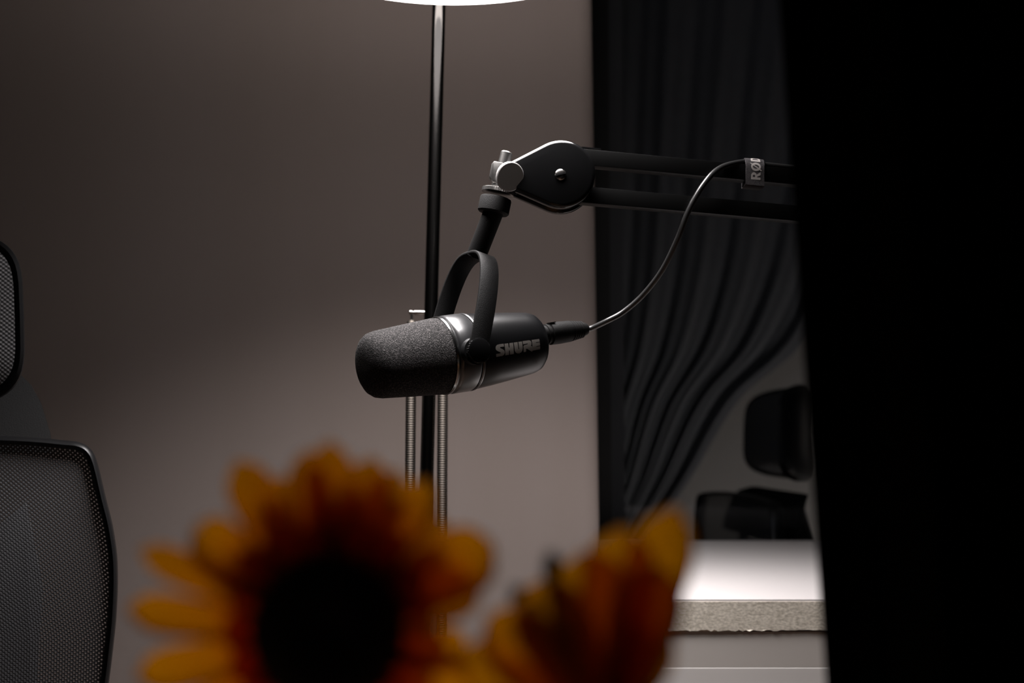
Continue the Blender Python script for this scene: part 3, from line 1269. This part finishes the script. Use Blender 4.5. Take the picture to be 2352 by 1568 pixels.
    for k in range(5):
        a = 2 * PI * k / 5 + .3
        d = Vector((math.cos(a), math.sin(a), 0))
        bm = bmesh.new()
        c = Vector((0, -.2, 0))
        sweep(bm, [c + Vector((0, 0, .12)) + d * .015, c + d * .15 + Vector((0, 0, .105)), c + d * .29 + Vector((0, 0, .075))], lambda f: circ(.02 - .006 * f, 12, .016 - .006 * f), hint=Vector((0, 0, 1)))
        leg = obj('base_leg', bm, M['black'], t, world=False)
        bm = bmesh.new()
        ww = c + d * .285 + Vector((0, 0, .028))
        sd_ = Vector((-d.y, d.x, 0))
        for s in (-1, 1):
            cyl(bm, ww + sd_ * s * .008, ww + sd_ * s * .022, .028, 20, .003)
        cyl(bm, ww + Vector((0, 0, .005)), ww + Vector((0, 0, .045)), .006, 10)
        cyl(bm, ww - sd_ * .015, ww + sd_ * .015, .005, 10)
        obj('castor', bm, M['black'], leg, world=False)
    for s in (-1, 1):
        bm = bmesh.new()
        sweep(bm, catmull([Vector((s * .12, -.2, .40)), Vector((s * .27, -.2, .41)), Vector((s * .30, -.2, .47)), Vector((s * .30, -.2, .60))], 6), circ(.012, 12, .02), hint=Vector((0, 1, 0)), follow=True)
        ar = obj('armrest', bm, M['black'], t, world=False)
        obj('armrest_pad', box(bmesh.new(), s * .30 - .035, s * .30 + .035, -.32, -.08, .598, .622), M['rubber'], ar, world=False, bevel=.008)
    return t


M['lumbar'] = mat('lumbar_plate_plastic', (.16, .16, .17), .5, bump=(400, .1, .0005))
M['seat'] = mat('seat_fabric', (.03, .03, .032), .9, bump=(1200, .6, .001))


def dup(root, loc, rz, label):
    r = root.copy()
    C.objects.link(r)
    r.location = loc
    r.rotation_euler = (0, 0, rz)
    r['label'] = label
    for ch in list(root.children):
        c = ch.copy()
        C.objects.link(c)
        c.parent = r
        for g_ in ch.children:
            d = g_.copy()
            C.objects.link(d)
            d.parent = c
    return r


chair = make_chair()
chair['group'] = 'mesh office chairs'
chair['label'] = 'black mesh office chair with headrest at the left, in front of the pale wall'
CA = R(20)
ex, ey = .2480 * KC, curve_y(.2412, .76) * KC
wx, wy = -.3188 * KC, 1.03
chair.rotation_euler = (0, 0, CA)
chair.location = (wx - ex * math.cos(CA) + ey * math.sin(CA), wy - ex * math.sin(CA) - ey * math.cos(CA), 0)
cb_loc = P(1760, 1100, 2.05)
chair2 = dup(chair, (P(1760, 1100, 2.05).x, 2.05, 0), R(-86), 'dark office chair with a headrest seen through the window glass')

for ch in chair2.children:
    kind_ = ch.name.split('.')[0]
    if kind_ in ('backrest_frame', 'backrest_mesh', 'lumbar_support', 'neck_bracket', 'armrest'):
        ch.location.z -= .104 if kind_ != 'neck_bracket' else .16
    if kind_ == 'back_upright':
        ch.location.z -= .15
    if kind_ == 'headrest_shell':
        ch.location.z -= .096
        ch.location.y += .060
        ch.rotation_euler = (0, 0, R(-7))
# unseen fill light, added low to brighten the room behind the glass
nl = thing('added_fill_light', 'added fill light, out of view low in the room behind the glass', 'lamp', (.85, 1.98, 0))
obj('base', cyl(bmesh.new(), Vector((.85, 1.98, 0)), Vector((.85, 1.98, .12)), .05, 30, .004), M['vase'], nl)
obj('globe', L(Vector((.85, 1.98, .115)), Vector((0, 0, 1)), [(0, .03)] + [(.06 - .06 * math.cos(PI * k / 12), max(.03, .06 * math.sin(PI * k / 12))) for k in range(2, 7)] + [(.06 - .06 * math.cos(PI * k / 12), .06 * math.sin(PI * k / 12)) for k in range(7, 12)] + [(.12, 0)], 36), emis('added_fill_glow', (1, .93, .85), FILL_WATTS * 40), nl)

# ================================================================ draped curtain beyond the glass
bm = bmesh.new()
DYc = 2.56
NU, NV = 90, 40
edge = [P(2080, -60, DYc), P(2020, 250, DYc), P(1960, 560, DYc), P(1850, 780, DYc), P(1700, 915, DYc), P(1585, 1100, DYc), P(1500, 1215, DYc), P(1440, 1290, DYc)]
ed = catmull(edge, 10)
left = [P(1330, y, DYc) for y in (-60, 250, 560, 790, 950, 1120, 1215, 1290)]
lf = catmull(left, 10)
g = []
for i in range(NU + 1):
    u = i / NU
    row = []
    for j in range(len(ed)):
        v = j / (len(ed) - 1)
        gather = 1 - v
        p = lf[j].lerp(ed[j], u)
        p.y = DYc + (.006 + .006 * u) * math.sin(u * 2 * PI * 6 + .6 * math.sin(3 * v)) * (.35 + .65 * gather) + .003 * math.sin(u * 2 * PI * 17)
        row.append(bm.verts.new(p))
    g.append(row)
for i in range(NU):
    for j in range(len(ed) - 1):
        bm.faces.new((g[i][j], g[i + 1][j], g[i + 1][j + 1], g[i][j + 1]))
# hanging tail below the tie
tail0 = [r_[-1] for r_ in g]
tail = []
for i, v in enumerate(tail0):
    u = i / NU
    tail.append(bm.verts.new((P(1300, 1290, DYc).x + u * .12, DYc + .02 * math.sin(u * 2 * PI * 6), .02)))
for i in range(NU):
    bm.faces.new((tail0[i], tail0[i + 1], tail[i + 1], tail[i]))
# up to the rail
h0 = [r_[0] for r_ in g]
hh_ = [bm.verts.new((v.co.x + .10 * (i / NU), DYc + .03 * math.sin(i / NU * 2 * PI * 6), 2.38)) for i, v in enumerate(h0)]
for i in range(NU):
    bm.faces.new((hh_[i], hh_[i + 1], h0[i + 1], h0[i]))
o = obj('draped_curtain', bm, M['drape'], None)
md = o.modifiers.new('thick', 'SOLIDIFY')
md.thickness = .0015
tag(o, 'dark curtain pulled aside in diagonal folds behind the window glass', 'curtain')
rl = obj('curtain_rod', cyl(bmesh.new(), Vector((-.3, DYc, 2.40)), Vector((1.9, DYc, 2.40)), .012, 16), M['black'], None)
tag(rl, 'black curtain rod above the draped curtain behind the glass', 'curtain rod')

# ================================================================ black curtain close to the camera
bm = bmesh.new()
CY = .43
g = []
NU = 160
for i in range(NU + 1):
    u = i / NU
    row = []
    for j in range(25):
        v = j / 24
        z = .02 + 2.2 * v
        e0 = .1095 - (z - .90) * .048 if z < 1.3 else .1095 - .4 * .048
        x = e0 + u * .62
        y = CY + .010 * math.sin(u * 2 * PI * 11 + .3 * math.sin(2 * v)) + .004 * math.sin(u * 2 * PI * 29) + .012 * math.sin(u * 9)
        row.append(bm.verts.new((x, y, z)))
    g.append(row)
for i in range(NU):
    for j in range(24):
        bm.faces.new((g[i][j], g[i + 1][j], g[i + 1][j + 1], g[i][j + 1]))
o = obj('black_curtain', bm, M['curtain'], None)
md = o.modifiers.new('thick', 'SOLIDIFY')
md.thickness = .002
tag(o, 'black curtain hanging close in front along the right edge', 'curtain')
rod = thing('curtain_rail', 'black rail carrying the near black curtain', 'curtain rail', (.4, CY, 2.23))
obj('rail', BX(.02, .85, CY - .012, CY + .012, 2.221, 2.245), M['black'], rod, smooth=False)
for x in (.08, .8):
    obj('ceiling_rod', cyl(bmesh.new(), Vector((x, CY, 2.244)), Vector((x, CY, 2.6)), .006, 12), M['black'], rod)


# ================================================================ flowers
def petal(base, tip, width, nrm, cup=.2, curl=0.0, n=10, m_=6, v0=0.0):
    """a grid petal from base to tip, returned as bmesh with uv (x across, y along)"""
    bm = bmesh.new()
    uvl = bm.loops.layers.uv.new('UVMap')
    d = tip - base
    ln = d.length
    d.normalize()
    s = d.cross(nrm).normalized()
    nn = s.cross(d).normalized()
    if nn.dot(nrm) < 0:
        nn = -nn
    g = []
    for i in range(n + 1):
        t = i / n
        wd = width * .5 * (.38 + .62 * math.sin(min(1, t * 1.5) * PI / 2)) * (1 - max(0, (t - .68) / .32) ** 3.2 * .9)
        row = []
        for j in range(m_ + 1):
            q = j / m_ * 2 - 1
            p = base + d * ln * t + s * wd * q + nn * (cup * width * (q * q) - curl * ln * t * t + .03 * width * math.cos(q * 7))
            row.append((bm.verts.new(p), (j / m_, t)))
        g.append(row)
    for i in range(n):
        for j in range(m_):
            f = bm.faces.new([g[i][j][0], g[i][j + 1][0], g[i + 1][j + 1][0], g[i + 1][j][0]])
            for lp, c in zip(f.loops, (g[i][j][1], g[i][j + 1][1], g[i + 1][j + 1][1], g[i + 1][j][1])):
                lp[uvl].uv = (c[0], v0 + (1 - v0) * c[1])
    return bm


def add_petal(parent, *a, **k):
    o = obj('petal', petal(*a, **k), M['petal'], parent, autos=80)
    md = o.modifiers.new('thick', 'SOLIDIFY')
    md.thickness = .0004
    return o


FY = .28
fc = P(752, 1452, FY)
f1 = thing('sunflower', 'orange sunflower facing the camera, the larger and left of two blooms', 'flower', fc)
N_ = Vector((0, -1, 0))
tips = [(306, 1262, 66, 0), (292, 1398, 78, .001), (318, 1552, 84, 0), (345, 1720, 90, 0), (470, 1215, 105, .004), (535, 1055, 92, .001), (628, 1092, 80, .006),
        (705, 1030, 86, .002), (758, 1015, 92, .000), (858, 1045, 96, .002), (915, 1075, 80, .004), (985, 1112, 90, .001), (1022, 1190, 90, .004), (1128, 1250, 130, .001), (1100, 1330, 110, .004),
        (1070, 1490, 84, .001), (1090, 1600, 100, .002), (1020, 1740, 110, 0), (870, 1850, 110, .001), (720, 1880, 110, 0), (570, 1850, 110, .001), (430, 1800, 100, .001),
        (800, 1120, 100, .008), (560, 1230, 110, .008), (960, 1240, 120, .008)]
for (x, y, wpx, dy) in tips:
    tip = P(x, y, FY + .010 + dy)
    dd = (tip - fc)
    dd.y = 0
    dd.normalize()
    base = fc + dd * .0135 + Vector((0, .001 + dy * .4, 0))
    add_petal(f1, base, tip, wpx / 2700 * FY * 1.28, N_ + dd * .15, cup=random.uniform(-.1, .28), curl=random.uniform(-.06, .1))
# short inner petals, redder
for k in range(17):
    a = 2 * PI * k / 17 + .2
    dd = Vector((math.cos(a), 0, math.sin(a)))
    ln = .0265 + random.uniform(-.002, .003)
    base = fc + dd * .012 + Vector((0, .000, 0))
    tip = fc + dd * ln + Vector((0, .004, 0))
    o = add_petal(f1, base, tip, .0085, N_ + dd * .2, cup=.2, curl=.05, n=6, m_=4)
bm = bmesh.new()
lathe(bm, fc + Vector((0, .005, 0)), N_, [(0, .010), (.001, .0172), (.004, .0180), (.0075, .0165), (.0092, .0125), (.0095, .008), (.0085, .004), (.008, 0)], 48)
for v in bm.verts:
    v.co += Vector((random.uniform(-1, 1), random.uniform(-1, 1), random.uniform(-1, 1))) * .0004
obj('seed_head', bm, M['seed'], f1)
bm = bmesh.new()
sweep(bm, catmull([fc + Vector((0, .005, 0)), fc + Vector((.004, .018, -.012)), fc + Vector((.012, .022, -.06)), Vector((-.015, .31, .60))], 8), circ(.0028, 10), follow=True, hint=Vector((1, 0, 0)))
obj('stem', bm, M['stem'], f1)

FY2 = .275
gc = P(1395, 1690, FY2)
f2 = thing('sunflower', 'orange sunflower turned sideways, the lower right of two blooms', 'flower', gc)
tips2 = [(1548, 1168, 135, .005), (1505, 1300, 150, .000), (1430, 1212, 150, .003), (1345, 1262, 160, .000), (1225, 1338, 150, .003), (1125, 1410, 150, .000), (1050, 1500, 120, .003),
         (1492, 1425, 150, .004), (1060, 1640, 120, .002), (1150, 1760, 110, 0)]
for i, (x, y, wpx, dy) in enumerate(tips2):
    tip = P(x, y, FY2 + .006 + dy)
    dd = (tip - gc)
    dd.y = 0
    dd.normalize()
    base = gc + dd * .006 + Vector((0, dy * .6, 0))
    add_petal(f2, base, tip, wpx / 2700 * FY2 * 1.15, N_ + dd * .1 + Vector((random.uniform(-.3, .3), 0, 0)), cup=random.uniform(-.05, .2), curl=random.uniform(-.05, .08), v0=.85)
for (x, y, w_) in ((1176, 1345, 70), (1262, 1268, 60)):
    tip = P(x, y, FY2 + .016)
    o = obj('sepal', petal(gc + Vector((-.004, .010, .01)), tip, w_ / 2700 * FY2, N_, cup=.3), M['sepal'], f2)
    md = o.modifiers.new('thick', 'SOLIDIFY')
    md.thickness = .0006
bm = bmesh.new()
fd = Vector((.45, -.5, -.75)).normalized()
lathe(bm, gc + Vector((.0025, -.002, .001)), fd, [(-.002, .006), (0, .0105), (.003, .0115), (.006, .010), (.0075, .006), (.008, 0)], 36)
for v in bm.verts:
    v.co += Vector((random.uniform(-1, 1), random.uniform(-1, 1), random.uniform(-1, 1))) * .0004
obj('seed_head', bm, M['seed'], f2)
bm = bmesh.new()
sweep(bm, catmull([gc + Vector((0, .002, 0)), gc + Vector((-.008, .020, -.02)), gc + Vector((-.018, .025, -.06)), Vector((-.005, .31, .60))], 8), circ(.0026, 10), follow=True, hint=Vector((1, 0, 0)))
obj('stem', bm, M['stem'], f2)

vase = obj('vase', L(Vector((-.010, .31, .5505)), Vector((0, 0, 1)), [(0, .030), (.002, .034), (.05, .046), (.10, .044), (.15, .028), (.175, .022), (.185, .026), (0.195, .024), (.176, .020), (.15, .026), (.10, .042), (.05, .044), (.006, .030), (.006, 0)], 48), M['vase'], None)
tag(vase, 'small glazed vase on a side table holding the sunflowers', 'vase')
stb = thing('side_table', 'small round wooden side table under the vase', 'table', (-.06, .33, 0))
obj('table_top', L(Vector((-.06, .33, .525)), Vector((0, 0, 1)), [(0, .135), (.003, .14), (.022, .14), (.025, .136)], 64), M['wood'], stb)
for k in range(3):
    a = 2 * PI * k / 3 + .5
    d = Vector((math.cos(a), math.sin(a), 0))
    c = Vector((-.06, .33, 0))
    bm = bmesh.new()
    cyl(bm, c + d * .13, c + d * .09 + Vector((0, 0, .526)), .012, 16, 0, .015)
    obj('leg', bm, M['wood'], stb)
